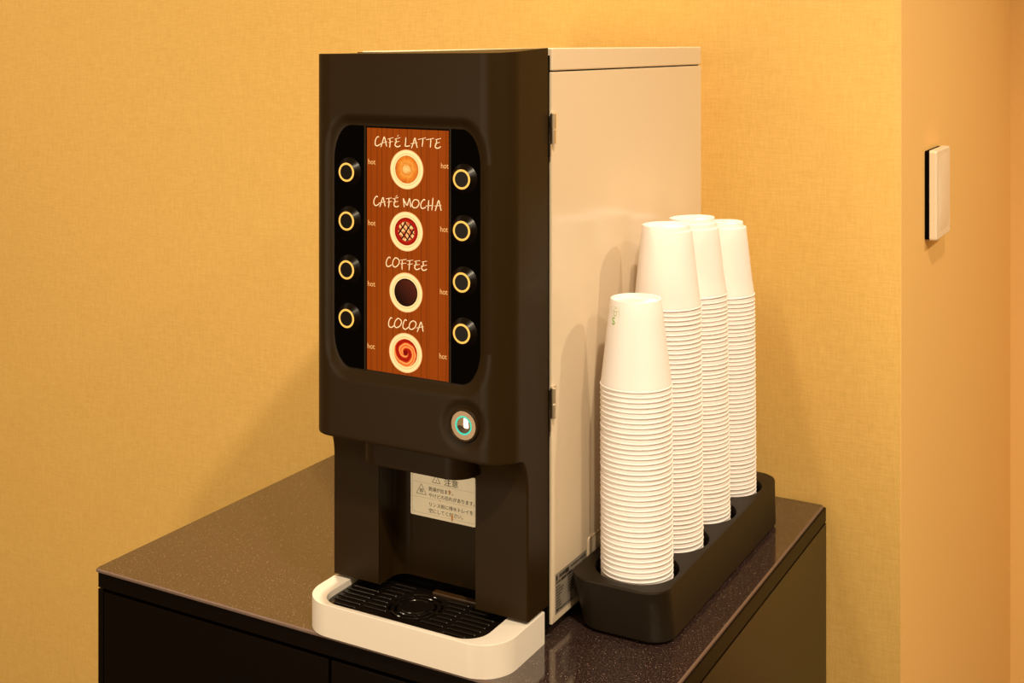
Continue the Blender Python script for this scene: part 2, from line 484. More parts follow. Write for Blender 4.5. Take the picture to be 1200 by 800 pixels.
for z, yf, r in rows:
    pts = []
    top = z > 0.588
    for y in (YBK, (YBK + yf + r) / 2): pts.append((L, y))
    for k in range(NA + 1):
        a = PI + PI / 2 * k / NA; pts.append((L + r + r * math.cos(a), yf + r + r * math.sin(a)))
    xa, xb = L + r, R_ - r
    if xa > NL: xa = min(xa, NL - 0.001)
    for k in range(1, N1): pts.append((xa + (NL - xa) * k / N1, yf))
    for k in range(N2 + 1): pts.append((NL + (NR - NL) * k / N2, yf))
    for k in range(1, N3): pts.append((NR + (xb - NR) * k / N3, yf))
    for k in range(NA + 1):
        a = 1.5 * PI + PI / 2 * k / NA; pts.append((R_ - r + r * math.cos(a), yf + r + r * math.sin(a)))
    for y in ((YBK + yf + r) / 2, YBK): pts.append((R_, y))
    rowv = []
    for x, y in pts:
        zz = z; yy = y
        if z > 0.199: yy = y + front_push(x, z) * (1 - smooth01((y - Y_UP) / 0.009))
        if top: zz = z - 0.0012 + 0.0018 * (x - L) / (R_ - L) + 0.0045 * (y - Y_UP) / 0.087 * smooth01((x + 0.625) / 0.045)
        rowv.append(bm.verts.new((x, yy, zz)))
    grid.append(rowv)
iL = 2 + NA + 1 + N1 - 1            # column index of the niche's left edge
iR = iL + N2
NTOP = 0.19
for a, b, (za, _, _) in zip(grid, grid[1:], rows):
    for i in range(len(a) - 1):
        if iL <= i < iR and za < NTOP: continue
        bm.faces.new((a[i], a[i + 1], b[i + 1], b[i]))
bm.faces.new(grid[-1])
g0 = grid[0]
v1 = bm.verts.new((NL, YBK, 0.035)); v2 = bm.verts.new((NR, YBK, 0.035))
bm.faces.new(g0[:iL + 1] + [v1]); bm.faces.new([v2] + g0[iR:])
bx0 = [bm.verts.new((x, YBK, zz)) for x, zz in ((L, 0.5905), (R_, 0.5905), (R_, 0.20), (L, 0.20))]
bm.faces.new(bx0)
door = mesh_obj('front_door', bm, M['shell'], mach, angle=30)
door['label'] = 'matt black front door of the machine with two legs around the cup niche'

# niche behind the legs
bm = empty_bm()
YN = 1.1030; rn = 0.014
pts = [(NL, Y_LEG + 0.0006)]
for k in range(9):
    a = PI - PI / 2 * k / 8; pts.append((NL + rn + rn * math.cos(a), YN - rn + rn * math.sin(a)))
for k in range(9):
    a = PI / 2 - PI / 2 * k / 8; pts.append((NR - rn + rn * math.cos(a), YN - rn + rn * math.sin(a)))
pts.append((NR, Y_LEG + 0.0006))
A = ring(bm, [(x, y, 0.034) for x, y in pts]); B = ring(bm, [(x, y, 0.197) for x, y in pts])
strip(bm, A, B, closed=False)
bm.faces.new(B)
mesh_obj('cup_niche', bm, M['shell'], mach, angle=50)
# spout hood
bm = empty_bm(); prism(bm, -0.7575, -0.6262, 1.0345, 1.1000, 0.1705, 0.1985, 0.024, 0.0016, 10)
mesh_obj('spout_cover', bm, M['shell'], mach)

# control panel: two glossy strips and the menu between them
def contour(n=14, off=0.0):
    cx, cz = (PX0 + PX1) / 2, (PZ0 + PZ1) / 2
    ax, az = (PX1 - PX0) / 2 + off, (PZ1 - PZ0) / 2 + off
    out = []
    for sx, sz, a0 in ((1, -1, -90), (1, 1, 0), (-1, 1, 90), (-1, -1, 180)):
        for k in range(n + 1):
            a = math.radians(a0 + 90 * k / n)
            out.append((cx + sx * (ax - PRX) + PRX * math.cos(a), cz + sz * (az - PRZ) + PRZ * math.sin(a)))
    return out
def clip(poly, x, keep):
    out = []
    for (ax, az), (bx, bz) in zip(poly, poly[1:] + poly[:1]):
        ia, ib = (ax - x) * keep >= 0, (bx - x) * keep >= 0
        if ia: out.append((ax, az))
        if ia != ib:
            t = (x - ax) / (bx - ax); out.append((x, az + t * (bz - az)))
    return out
def upright_plate(bm, poly, y0, y1):
    f = ring(bm, [(x, y0, z) for x, z in poly]); b = ring(bm, [(x, y1, z) for x, z in poly])
    bm.faces.new(f); bm.faces.new(list(reversed(b))); strip(bm, f, b)
MX0, MX1, MZ0, MZ1 = -0.7358, -0.6388, 0.2706, 0.5150
for x, keep in ((-0.7392, -1), (-0.6358, 1)):
    bm = empty_bm(); upright_plate(bm, clip(contour(), x, keep), 1.0240, 1.0290)
    g = mesh_obj('button_strip', bm, M['gloss'], mach, smooth=False)
    g['label'] = 'glossy black button strip'
bm = empty_bm()
upright_plate(bm, clip(clip(contour(off=-0.0003), -0.7390, 1), -0.6360, -1), 1.0246, 1.0290)
mesh_obj('panel_frame', bm, M['gap'], mach, smooth=False)
for x in (-0.73825, -0.63675):
    bm = empty_bm(); box(bm, x - 0.0009, x + 0.0009, 1.0236, 1.0290, 0.2700, 0.5172, 0.0002, 1)
    mesh_obj('panel_trim', bm, M['shell'], mach)
bm = empty_bm(); box(bm, MX0 - CX, MX1 - CX, -0.0010, 0.0012, MZ0 - 0.39, MZ1 - 0.39)
menu = mesh_obj('menu_panel', bm, M['wood'], mach, smooth=False, loc=(CX, 1.0250, 0.39))
menu['label'] = 'wood print drink menu with four cup pictures'
YM = 1.0239
def on_menu(u, v, h): return (u * 0.001, YM - h * 0.001, v * 0.001)
WORDS = {
    'CAFE_LATTE': [[(-721.1,506.1),(-722.4,506.2),(-724.3,504.8),(-725.6,501.4),(-725.5,498.2),(-723.3,497.0),(-719.2,499.0)],[(-718.8,496.0),(-716.8,501.0),(-714.7,506.3),(-713.1,501.9),(-711.7,496.8)],[(-719.5,499.2),(-711.1,501.8)],[(-707.9,505.1),(-707.5,500.6),(-708.1,495.9)],[(-710.6,504.2),(-703.4,506.1)],[(-709.2,500.8),(-704.1,502.2)],[(-701.8,504.5),(-695.3,506.4)],[(-700.7,504.6),(-700.1,501.8),(-701.6,499.2),(-700.0,497.2),(-697.1,497.3),(-695.0,498.5)],[(-701.8,501.4),(-696.2,502.7)],[(-698.7,507.4),(-697.1,508.9)],[(-688.6,506.9),(-688.9,501.3),(-689.1,498.1),(-683.6,498.6)],[(-682.0,496.3),(-679.7,501.7),(-678.0,506.5),(-676.5,501.8),(-675.1,497.1)],[(-682.7,500.7),(-674.9,502.2)],[(-674.2,505.2),(-665.1,507.2)],[(-668.3,506.5),(-668.7,502.8),(-669.4,498.4)],[(-664.6,505.4),(-655.7,507.0)],[(-659.1,506.3),(-659.4,502.5),(-659.8,498.0)],[(-653.9,505.8),(-647.5,507.3)],[(-652.6,506.0),(-652.6,502.4),(-654.1,499.7),(-653.5,498.1),(-650.9,497.5),(-647.5,499.4)],[(-654.1,501.8),(-648.6,503.5)]],
    'CAFE_MOCHA': [[(-722.4,445.6),(-724.3,446.1),(-727.0,442.6),(-727.2,438.7),(-724.7,436.8),(-720.8,438.9)],[(-720.1,435.6),(-718.3,440.6),(-716.2,445.6),(-714.7,441.2),(-713.5,436.7)],[(-721.1,439.6),(-712.9,441.6)],[(-712.4,444.4),(-705.2,445.8)],[(-709.2,444.9),(-708.8,440.8),(-709.5,435.6)],[(-710.6,441.0),(-705.6,442.2)],[(-704.3,444.8),(-697.3,446.7)],[(-702.0,444.9),(-701.6,442.1),(-702.9,439.5),(-701.8,437.5),(-699.3,437.2),(-696.9,438.5)],[(-703.8,441.6),(-698.0,442.7)],[(-700.7,447.2),(-698.7,448.6)],[(-690.7,437.3),(-691.0,441.9),(-691.7,445.9),(-689.8,442.7),(-687.1,439.5),(-685.7,443.0),(-684.2,446.4),(-683.4,442.4),(-682.7,437.8)],[(-676.2,445.6),(-678.4,445.5),(-680.6,442.9),(-681.2,439.5),(-678.9,437.5),(-675.3,438.4),(-673.0,441.9),(-673.8,444.8),(-676.2,445.6)],[(-665.7,445.8),(-667.4,446.4),(-670.3,443.2),(-670.9,439.5),(-669.0,437.4),(-664.8,439.0)],[(-661.6,446.3),(-662.1,440.7),(-662.5,435.6)],[(-656.7,448.8),(-657.3,442.5),(-658.1,436.4)],[(-664.8,440.2),(-656.1,441.5)],[(-654.1,436.0),(-652.2,441.4),(-650.1,446.6),(-648.6,442.0),(-647.2,436.7)],[(-654.8,440.8),(-646.9,441.9)]],
    'COFFEE': [[(-707.0,385.3),(-708.8,386.2),(-711.5,383.2),(-712.2,378.8),(-709.9,376.6),(-705.6,378.9)],[(-699.3,386.1),(-701.6,385.9),(-703.9,382.9),(-704.3,378.6),(-701.1,377.0),(-697.3,380.1),(-696.6,383.9),(-699.3,386.1)],[(-695.3,384.4),(-687.7,385.8)],[(-692.8,384.6),(-693.2,379.4),(-693.1,375.1)],[(-695.0,380.7),(-688.2,382.0)],[(-687.5,384.3),(-680.2,385.7)],[(-683.9,384.8),(-684.4,380.1),(-684.8,375.4)],[(-686.6,380.7),(-680.4,382.1)],[(-678.4,384.6),(-671.8,386.0)],[(-676.7,384.9),(-676.7,381.7),(-678.2,379.0),(-676.7,376.8),(-674.5,377.0),(-671.8,378.3)],[(-678.9,380.8),(-672.3,382.1)],[(-669.6,384.7),(-663.5,386.2)],[(-668.0,384.9),(-668.2,381.4),(-670.1,379.2),(-668.5,376.8),(-666.1,377.0),(-663.7,378.3)],[(-670.5,380.8),(-663.9,382.1)]],
    'COCOA': [[(-705.0,325.3),(-706.7,325.9),(-709.0,321.9),(-709.0,317.4),(-705.8,316.3),(-702.1,319.1)],[(-696.5,326.0),(-698.8,325.7),(-701.6,322.4),(-702.1,318.2),(-699.2,316.8),(-695.4,319.2),(-693.8,323.4),(-696.5,326.0)],[(-687.5,324.9),(-689.4,325.8),(-691.7,321.9),(-691.9,317.6),(-688.8,316.3),(-685.1,319.1)],[(-678.6,325.5),(-681.2,325.2),(-683.7,322.8),(-684.6,318.5),(-682.0,316.9),(-678.0,319.2),(-676.5,323.2),(-678.6,325.5)],[(-675.2,315.2),(-672.9,320.5),(-670.7,325.4),(-669.2,320.9),(-668.1,316.3)],[(-676.0,319.1),(-667.6,321.2)]],
}
for nm, strokes in WORDS.items():
    bm = empty_bm()
    for st in strokes: stroke(bm, st, 0.56, 0.45, 6, 4, on_menu)
    o = mesh_obj('menu_lettering', bm, M['print'], menu)
    o['label'] = 'cream handwritten word ' + nm.replace('CAFE', 'CAFÉ').replace('_', ' ')
HOTS = [(-734.5, 478.3), (-734.5, 416.6), (-735.0, 355.2), (-735.4, 292.2), (-647.6, 478.3), (-648.4, 416.4), (-648.7, 355.4), (-649.5, 292.4)]
for hx, hz in HOTS:
    bm = empty_bm()
    text_bm(bm, 'hot', 7.6, lambda u, v, h: ((hx + u) * 0.001, YM - 0.0002, (hz + v) * 0.001), 0, 9.4 if hx < -700 else 9.0, 0.06)
    mesh_obj('hot_lettering', bm, M['print2'], menu, smooth=False, fix=False)
for kind, (dx, dz) in dict(latte=(-687.5, 475.0), mocha=(-688.1, 413.5), coffee=(-688.5, 352.9), cocoa=(-688.9, 292.9)).items():
    bm = empty_bm(); n = 64; r = 0.0198
    f = ring(bm, [(r * math.cos(2 * PI * k / n), 0, r * math.sin(2 * PI * k / n)) for k in range(n)])
    b = ring(bm, [(r * math.cos(2 * PI * k / n), 0.0003, r * math.sin(2 * PI * k / n)) for k in range(n)])
    bm.faces.new(f); bm.faces.new(list(reversed(b))); strip(bm, f, b)
    o = mesh_obj('drink_picture', bm, disc_mat(kind), menu, smooth=False, loc=(dx * 0.001, YM - 0.0001, dz * 0.001))
    o['label'] = {'latte': 'picture of milky coffee', 'mocha': 'picture of dark red drink with crossed chocolate lines', 'coffee': 'picture of black coffee', 'cocoa': 'picture of swirled cocoa'}[kind]

# eight selection buttons
for bx in (-0.7580, -0.6210):
    for bz in (0.4692, 0.4196, 0.3700, 0.3206):
        bm = empty_bm()
        lathe(bm, [(0.0148, 0.0), (0.0148, -0.0008), (0.0140, -0.0016), (0.0106, -0.0052), (0.0100, -0.0058), (0.0, -0.0058)][:-1], 40, (0, 0, 0), 'Y')
        bm.faces.new([v for v in bm.verts if abs(v.co.y + 0.0058) < 1e-6][:40])
        k = mesh_obj('selection_button', bm, M['knobside'], mach, loc=(bx, 1.0249, bz), angle=25)
        bm = empty_bm()
        prof = [(0.0076 + 0.0, -0.0056), (0.0077, -0.0062), (0.0084, -0.0064), (0.0093, -0.0062), (0.0098, -0.0056)]
        lathe(bm, prof, 48, (0, 0, 0), 'Y')
        mesh_obj('light_ring', bm, M['amber'], k, loc=(bx, 1.0249, bz))

# round start button
bm = empty_bm()
lathe(bm, [(0.0172, 0.002), (0.0170, -0.0018), (0.0162, -0.0032), (0.0150, -0.0036), (0.0140, -0.0028), (0.0138, -0.0008)], 56, (0, 0, 0), 'Y')
sb = mesh_obj('start_button', bm, M['shell'], mach, loc=(BX, Y_UP + 0.0022, BZ), angle=60)
def ydisc(r0, r1, ya, yb, n=56):
    bm = empty_bm()
    if r0 > 0: lathe(bm, [(r0, ya), (r0, yb), (r1, yb), (r1, ya)], n, (0, 0, 0), 'Y')
    else:
        lathe(bm, [(r1, ya), (r1, yb)], n, (0, 0, 0), 'Y')
        bm.faces.new([v for v in bm.verts if abs(v.co.y - yb) < 1e-7])
    return bm
mesh_obj('steel_rim', ydisc(0.0092, 0.0139, 0.0, -0.0020), M['satin'], sb, loc=(BX, Y_UP + 0.0022, BZ))
mesh_obj('light_ring', ydisc(0.0078, 0.0092, 0.0, -0.0022), M['teal'], sb, loc=(BX, Y_UP + 0.0022, BZ))
bm = empty_bm()
lathe(bm, [(0.0078, -0.0018), (0.0070, -0.0023), (0.0045, -0.0027), (0.0022, -0.0029), (0.0006, -0.00295)], 48, (0, 0, 0), 'Y', cap1=True)
mesh_obj('steel_cap', bm, M['mirror'], sb, loc=(BX, Y_UP + 0.0022, BZ))

# warning sign in the niche
SX0, SX1, SZ0, SZ1, SY = -0.7353, -0.6550, 0.0990, 0.1500, YN - 0.0004
bm = empty_bm()
upright_plate(bm, rr(SX0, SX1, SZ0, SZ1, 0.0015, 4), SY, SY + 0.0003)
sign = mesh_obj('warning_label', bm, M['paper'], mach, smooth=False)
sign['label'] = 'white caution sticker with Japanese text'
def on_sign(u, v, h): return (u * 0.001, SY - 0.00005 - h * 0.001, v * 0.001)
bm = empty_bm()
for body_, x, z, s, wd in (('熱湯が出ます。', -712.6, 127.6, 5.0, 30.5), ('やけどの恐れがあります。', -712.6, 121.0, 5.0, 56.8),
                        ('リンス前に排水トレイを', -712.6, 111.4, 5.0, 54.8), ('空にしてください。', -712.6, 104.8, 5.0, 42.5), ('注意', -693.5, 136.6, 8.2, 17.5), ('!', -703.4, 137.6, 4.0, 0)):
    text_bm(bm, body_, s, lambda u, v, h: on_sign(x + u, z + v, h), 0.05, wd or None, 0.035)
mesh_obj('warning_lettering', bm, M['ink'], sign, smooth=False, fix=False)
bm = empty_bm()
for tri in (((-727.9, 122.3), (-721.8, 132.9), (-715.7, 122.3), (-727.9, 122.3)), ((-708.0, 136.9), (-703.0, 145.2), (-698.1, 136.9), (-708.0, 136.9))):
    for a, b in zip(tri, tri[1:]): stroke(bm, [a, b], 0.42, 0.1, 4, 1, on_sign)
for k in range(3):
    x = -723.4 + k * 1.5; stroke(bm, [(x, 124.0), (x + 0.5, 125.2), (x - 0.2, 126.6), (x + 0.4, 128.2)], 0.36, 0.1, 4, 3, on_sign)
mesh_obj('warning_triangle', bm, M['ink'], sign, smooth=False)
bm = empty_bm()
for a, b in (((-733.0, 134.6), (-656.2, 134.6)), ((-733.0, 119.0), (-656.2, 119.0)), ((-730.0, 102.4), (-656.2, 102.4)), ((-733.0, 148.0), (-733.0, 105.0)), ((-656.0, 148.0), (-656.0, 102.4))):
    stroke(bm, [a, b], 0.14, 0.2, 4, 1, on_sign)
stroke(bm, [(-733, 105.0), (-732.2, 103.3), (-730, 102.4)], 0.14, 0.2, 4, 3, on_sign)
mesh_obj('border_line', bm, M['inkline'], sign, smooth=False)
bm = empty_bm()
for cx_, cz_, w_, h_ in ((-683.4, 103.8, 1.3, 3.9), (-686.8, 130.2, 1.1, 2.6), (-700.5, 134.4, 0.7, 0.8), (-698, 119, 0.5, 1.2), (-719, 101.5, 0.7, 0.9), (-732.2, 138, 0.5, 1.0), (-722, 106.5, .5, .5)):
    if cz_ in (134.4, 101.5, 106.5, 138): continue
    R = ring(bm, [on_sign(cx_ + w_ * (0.8 + 0.25 * math.sin(5 * a)) * math.cos(a), cz_ + h_ * math.sin(a), 0.12) for a in [2 * PI * k / 14 for k in range(14)]]); bm.faces.new(R)
mesh_obj('coffee_stain', bm, M['stain'], sign, smooth=False)

# drip tray and grate
DX0, DX1, DY0, DY1 = -0.8085, -0.5722, 1.0042, 1.0985
bm = empty_bm()
def tray_loop(off):
    x0, x1, y0, y1 = DX0 - off, DX1 + off, DY0 - off, DY1 + off; r = 0.036 + off; out = []
    for k in range(15):
        a = PI + PI / 2 * k / 14; out.append((x0 + r + r * math.cos(a), y0 + r + r * math.sin(a)))
    for k in range(15):
        a = 1.5 * PI + PI / 2 * k / 14; out.append((x1 - r + r * math.cos(a), y0 + r + r * math.sin(a)))
    return out + [(x1, y1), (x0, y1)]
def tray_hole(off):
    x0, x1, y0, y1 = -0.7875 - off, -0.5985 + off, 1.0100 - off, 1.0965 + off; r = 0.024 + off; out = []
    for k in range(13):
        a = PI + PI / 2 * k / 12; out.append((x0 + r + r * math.cos(a), y0 + r + r * math.sin(a)))
    for k in range(13):
        a = 1.5 * PI + PI / 2 * k / 12; out.append((x1 - r + r * math.cos(a), y0 + r + r * math.sin(a)))
    return out + [(x1, y1), (x0, y1)]
def tray_u(off):
    o_, i_ = tray_loop(off), tray_hole(-off)
    yb = DY1 + off
    outer_ = o_[:-2]; inner_ = i_[:-2]
    return [(o_[-1][0], yb)] + outer_ + [(o_[-2][0], yb), (i_[-2][0], yb)] + list(reversed(inner_)) + [(i_[-1][0], yb)]
plate(bm, tray_u, [], 0.0, 0.0322, 0.0007)
tray = mesh_obj('drip_tray', bm, M['trayw'], mach, angle=50)
tray['label'] = 'white removable drip tray with rounded corners'
bm = empty_bm()
basin = lambda off: [(x, y) for x, y in tray_hole(off - 0.0002)]
plate(bm, basin, [], 0.001, 0.008, 0.0003)
mesh_obj('basin', bm, M['gap'], tray, smooth=False)
bm = empty_bm()
GC = (-0.6978, 1.0558)
holes = []
rows_y = [1.0815 - 0.00832 * k for k in range(8)]
ends_l = [-0.7190, -0.7240, -0.7285, -0.7295, -0.7280, -0.7245, -0.7190]
ol = [-0.7840] * 6 + [-0.7822, -0.7765]
orr = [-0.6122] * 6 + [-0.6140, -0.6200]
H = 0.0030
for k, y in enumerate(rows_y):
    holes.append(lambda off, a=ol[k], b=-0.7507, y=y: slot(a, b, y, H, off))
    holes.append(lambda off, a=-0.6453, b=orr[k], y=y: slot(a, b, y, H, off))
    if k < 7:
        e = ends_l[k]
        holes.append(lambda off, a=-0.7463, b=e, y=y: slot(a, b, y, H, off))
        holes.append(lambda off, a=2 * GC[0] - e, b=-0.6508, y=y: slot(a, b, y, H, off))
holes.append(lambda off: slot(-0.7613, -0.7510, 1.0893, H, off))
holes.append(lambda off: slot(-0.7463, -0.7190, 1.0893, H, off))
holes.append(lambda off: slot(-0.6766, -0.6508, 1.0893, H, off))
holes.append(lambda off: slot(-0.6453, -0.6200, 1.0893, H, off))
for k in range(8):
    holes.append(lambda off, a=k * 45 + 6: arcslot(GC[0], GC[1], 0.0268, a, a + 33, 0.0026, off))
for k in range(6):
    holes.append(lambda off, a=k * 60 + 8: arcslot(GC[0], GC[1], 0.0203, a, a + 44, 0.0028, off))
def grate_loop(off): return [(x, y) for x, y in tray_hole(off - 0.0004)]
plate(bm, grate_loop, holes, 0.0225, 0.0262, 0.0006)
# raised rim around the cup spot, and the sunk cup spot
lathe(bm, [(0.0156, 0.0262), (0.0152, 0.0272), (0.0144, 0.0272), (0.0138, 0.0264), (0.0, 0.0264)][:-1], 48, (GC[0], GC[1], 0))
mesh_obj('drip_grate', bm, M['grate'], tray, angle=30)
bm = empty_bm(); box(bm, -0.6990, -0.6330, 1.0880, 1.0960, 0.0255, 0.0290, 0.0012)
mesh_obj('grate_tab', bm, M['tab'], tray)

# hinges
for hz in (0.5146, 0.2380):
    bm = empty_bm()
    hx, hy = R_ + 0.0028, 1.1128
    for z0, z1, r in ((-0.0160, -0.0012, 0.0029), (-0.0008, 0.0148, 0.0033)):
        lathe(bm, [(r * 0.8, z0), (r, z0 + 0.0006), (r, z1 - 0.0006), (r * 0.8, z1)], 24, (hx, hy, hz), cap0=True, cap1=True)
    h = mesh_obj('hinge', bm, M['chrome'], mach)
    h['label'] = 'small chrome barrel hinge'
    bm = empty_bm(); box(bm, R_ - 0.0003, R_ + 0.0014, 1.1135, 1.1225, hz - 0.0158, hz - 0.0010, 0.0003)
    box(bm, R_ - 0.0003, R_ + 0.0014, 1.1135, 1.1225, hz + 0.0098, hz + 0.0152, 0.0003)
    box(bm, R_ - 0.0003, R_ + 0.0014, 1.1135, 1.1200, hz + 0.0006, hz + 0.0100, 0.0003)
    mesh_obj('hinge_leaf', bm, M['chrome'], h)
    bm = empty_bm(); lathe(bm, [(0.0010, 0.0), (0.0012, 0.0125)], 12, (R_ + 0.0012, 1.1100, hz - 0.0285), cap0=True, cap1=True)
    mesh_obj('hinge_pin', bm, M['chrome'], h)

# rating label and a small framed plate, low on the cream side
def on_side(u, v, h): return (R_ + 0.0010 + h * 0.001, u * 0.001, v * 0.001)
bm = empty_bm()
def side_plate(bm, poly, x0, x1):
    a = ring(bm, [(x0, y, z) for y, z in poly]); b = ring(bm, [(x1, y, z) for y, z in poly])
    bm.faces.new(b); bm.faces.new(list(reversed(a))); strip(bm, a, b)
side_plate(bm, rr(1.1212, 1.1945, 0.0195, 0.0605, 0.0006, 3), R_ + 0.0003, R_ + 0.0008)
lab = mesh_obj('rating_label', bm, M['silver'], mach, smooth=False)
lab['label'] = 'grey rating label with dense black print'
bm = empty_bm()
rnd = random.Random(3)
def dashes(y0, y1, z, h):
    y = y0
    while y < y1:
        w_ = rnd.uniform(0.6, 2.2)
        R = ring(bm, [on_side(a, b, 0.02) for a, b in ((y, z), (min(y + w_, y1), z), (min(y + w_, y1), z + h), (y, z + h))]); bm.faces.new(R)
        y += w_ + rnd.uniform(0.3, 0.8)
def blk(y0, y1, z0, z1):
    R = ring(bm, [on_side(a, b, 0.02) for a, b in ((y0, z0), (y1, z0), (y1, z1), (y0, z1))]); bm.faces.new(R)
blk(1122.6, 1126.0, 53.5, 58.2); dashes(1130, 1143, 54.2, 3.6); blk(1143.5, 1152, 53.5, 58.2)
dashes(1156, 1192, 55.6, 1.8); dashes(1123, 1133, 50.2, 2.0); dashes(1134, 1162, 49.6, 3.0)
for k in range(9):
    dashes(1123, 1123 + rnd.choice((9, 12, 16, 24)), 46.0 - 2.9 * k, 1.4)
    if k < 6: dashes(1150, 1163, 46.5 - 2.9 * k, 1.7)
for k in range(5): dashes(1168, 1182, 46.0 - 4.6 * k, 2.6)
dashes(1123, 1128, 21.5, 3.0); dashes(1130, 1160, 21.8, 1.5)
mesh_obj('fine_print', bm, M['ink'], lab, smooth=False)
bm = empty_bm(); side_plate(bm, rr(1.1985, 1.2600, 0.0490, 0.0710, 0.003, 4), R_ + 0.0003, R_ + 0.0018)
pl = mesh_obj('side_cover', bm, M['cream'], mach, smooth=False)
bm = empty_bm()
lp = [(y * 1000, z * 1000) for y, z in rr(1.2005, 1.2580, 0.0512, 0.0690, 0.003, 5)]
for a, b in zip(lp, lp[1:] + lp[:1]): stroke(bm, [a, b], 0.3, 0.3, 4, 1, lambda u, v, h: on_side(u, v, h + 0.85))
mesh_obj('cover_outline', bm, M['ink'], pl, smooth=False)

# ------------------------------------------------------------------ cup holder
hold = thing('cup_holder', 'long matt black cup holder with four round wells beside the coffee machine', 'cup holder', (-0.513, 1.33, 0.0))
CUPX = -0.5100
CUPY = [1.1872, 1.2762, 1.3668, 1.4622]
ZT = 0.0575
def hold_loop(t, off=0.0):
    return rr(-0.5600 - 0.0070 * t, -0.4592 - 0.0012 * t, 1.1430 - 0.0110 * t, 1.5250, 0.026, 12, off)
bm = empty_bm()
prev = None
for t, z, off in ((0.0, 0.0035, -0.0010), (0.0, 0.0045, 0.0), (0.5, 0.030, 0.0), (1.0, ZT - 0.0016, 0.0), (1.0, ZT - 0.0005, -0.0005), (1.0, ZT, -0.0016)):
    R = ring(bm, [(x, y, z) for x, y in hold_loop(t, off)])
    if prev: strip(bm, prev, R)
    else: base = R
    prev = R
bm.faces.new(list(reversed(base)))
WR = 0.0435
wl = [circ(CUPX, y, WR, 56, 0.0008) for y in CUPY]
fill(bm, [hold_loop(1.0, -0.0016)] + wl, ZT)
for y in CUPY:
    prev = None
    for r, z in ((WR + 0.0008, ZT), (WR + 0.0002, ZT - 0.0003), (WR, ZT - 0.0008), (WR - 0.0006, 0.030), (WR - 0.0012, 0.009), (WR - 0.003, 0.0075)):
        R = ring(bm, [(x, yy, z) for x, yy in circ(CUPX, y, r, 56)])
        if prev: strip(bm, prev, R)
        prev = R
    bm.faces.new(prev)
bmesh.ops.remove_doubles(bm, verts=bm.verts, dist=1e-6)
hb = mesh_obj('holder_body', bm, M['holder'], hold, angle=30)
for fy in (1.175, 1.235, 1.300, 1.365, 1.430, 1.490):
    for fx in (-0.5440, -0.4680):
        bm = empty_bm(); box(bm, fx - 0.006, fx + 0.006, fy - 0.005, fy + 0.005, 0.0, 0.0042, 0.0008)
        mesh_obj('foot', bm, M['dark'], hold)

# ------------------------------------------------------------------ paper cups
CH = 0.0895
def cup_bm():
    bm = empty_bm()
    r0, r1 = 0.0370, 0.0262
    ro = lambda z: r0 + (r1 - r0) * z / CH
    prof = []
    # inside, from the underside of the base down to the mouth, round the rolled rim, up the outside, over into the base recess
    prof += [(0.0004, CH - 0.0049), (ro(CH - 0.0049) - 0.0005, CH - 0.0049)]
    for z in (0.06, 0.03, 0.004): prof.append((ro(z) - 0.00032, z))
    cr_, rc, zc = 0.00095, 0.03648, 0.00100
    for k in range(9):
        a = math.radians(200 + 250 * k / 8); prof.append((rc + 0.0003 + cr_ * math.cos(a), zc + cr_ * math.sin(a)))
    prof.append((ro(0.0022) + 0.0001, 0.0022))
    for z in (0.0045, 0.02, 0.045, 0.07, CH - 0.0008): prof.append((ro(z), z))
    prof += [(r1 - 0.0001, CH - 0.0002), (r1 - 0.0006, CH), (r1 - 0.0012, CH - 0.0003), (r1 - 0.0013, CH - 0.0010), (r1 - 0.0010, CH - 0.0042), (r1 - 0.0018, CH - 0.0046), (0.0004, CH - 0.0046)]
    lathe(bm, prof, 64, cap1=True)
    return bm
def number_word(n):
    ones = ['', 'first', 'second', 'third', 'fourth', 'fifth', 'sixth', 'seventh', 'eighth', 'ninth', 'tenth', 'eleventh', 'twelfth', 'thirteenth', 'fourteenth', 'fifteenth', 'sixteenth', 'seventeenth', 'eighteenth', 'nineteenth']
    tens = {2: 'twent', 3: 'thirt', 4: 'fort', 5: 'fift', 6: 'sixt'}
    if n < 20: return ones[n]
    t, u = divmod(n, 10)
    return tens[t] + 'ieth' if u == 0 else tens[t] + 'y-' + ones[u]
STACKS = [
    ('nearest stack', 'stack of white paper cups nearest the front', 0.2465, 0.00522, -0.0012, (0.0, 0.0, 0.0)),
    ('second stack from the front', 'second stack of white paper cups from the front', 0.3113, 0.00505, -0.0022, (-0.0012, 0.0, 0.004)),
    ('third stack from the front', 'third stack of white paper cups from the front', 0.3077, 0.00498, -0.0040, (-0.0030, 0.0, 0.008)),
    ('rearmost stack', 'rearmost stack of white paper cups by the wall', 0.2907, 0.00497, -0.0020, (-0.0030, 0.0, 0.008)),
]
proto = None
Z0 = 0.0078
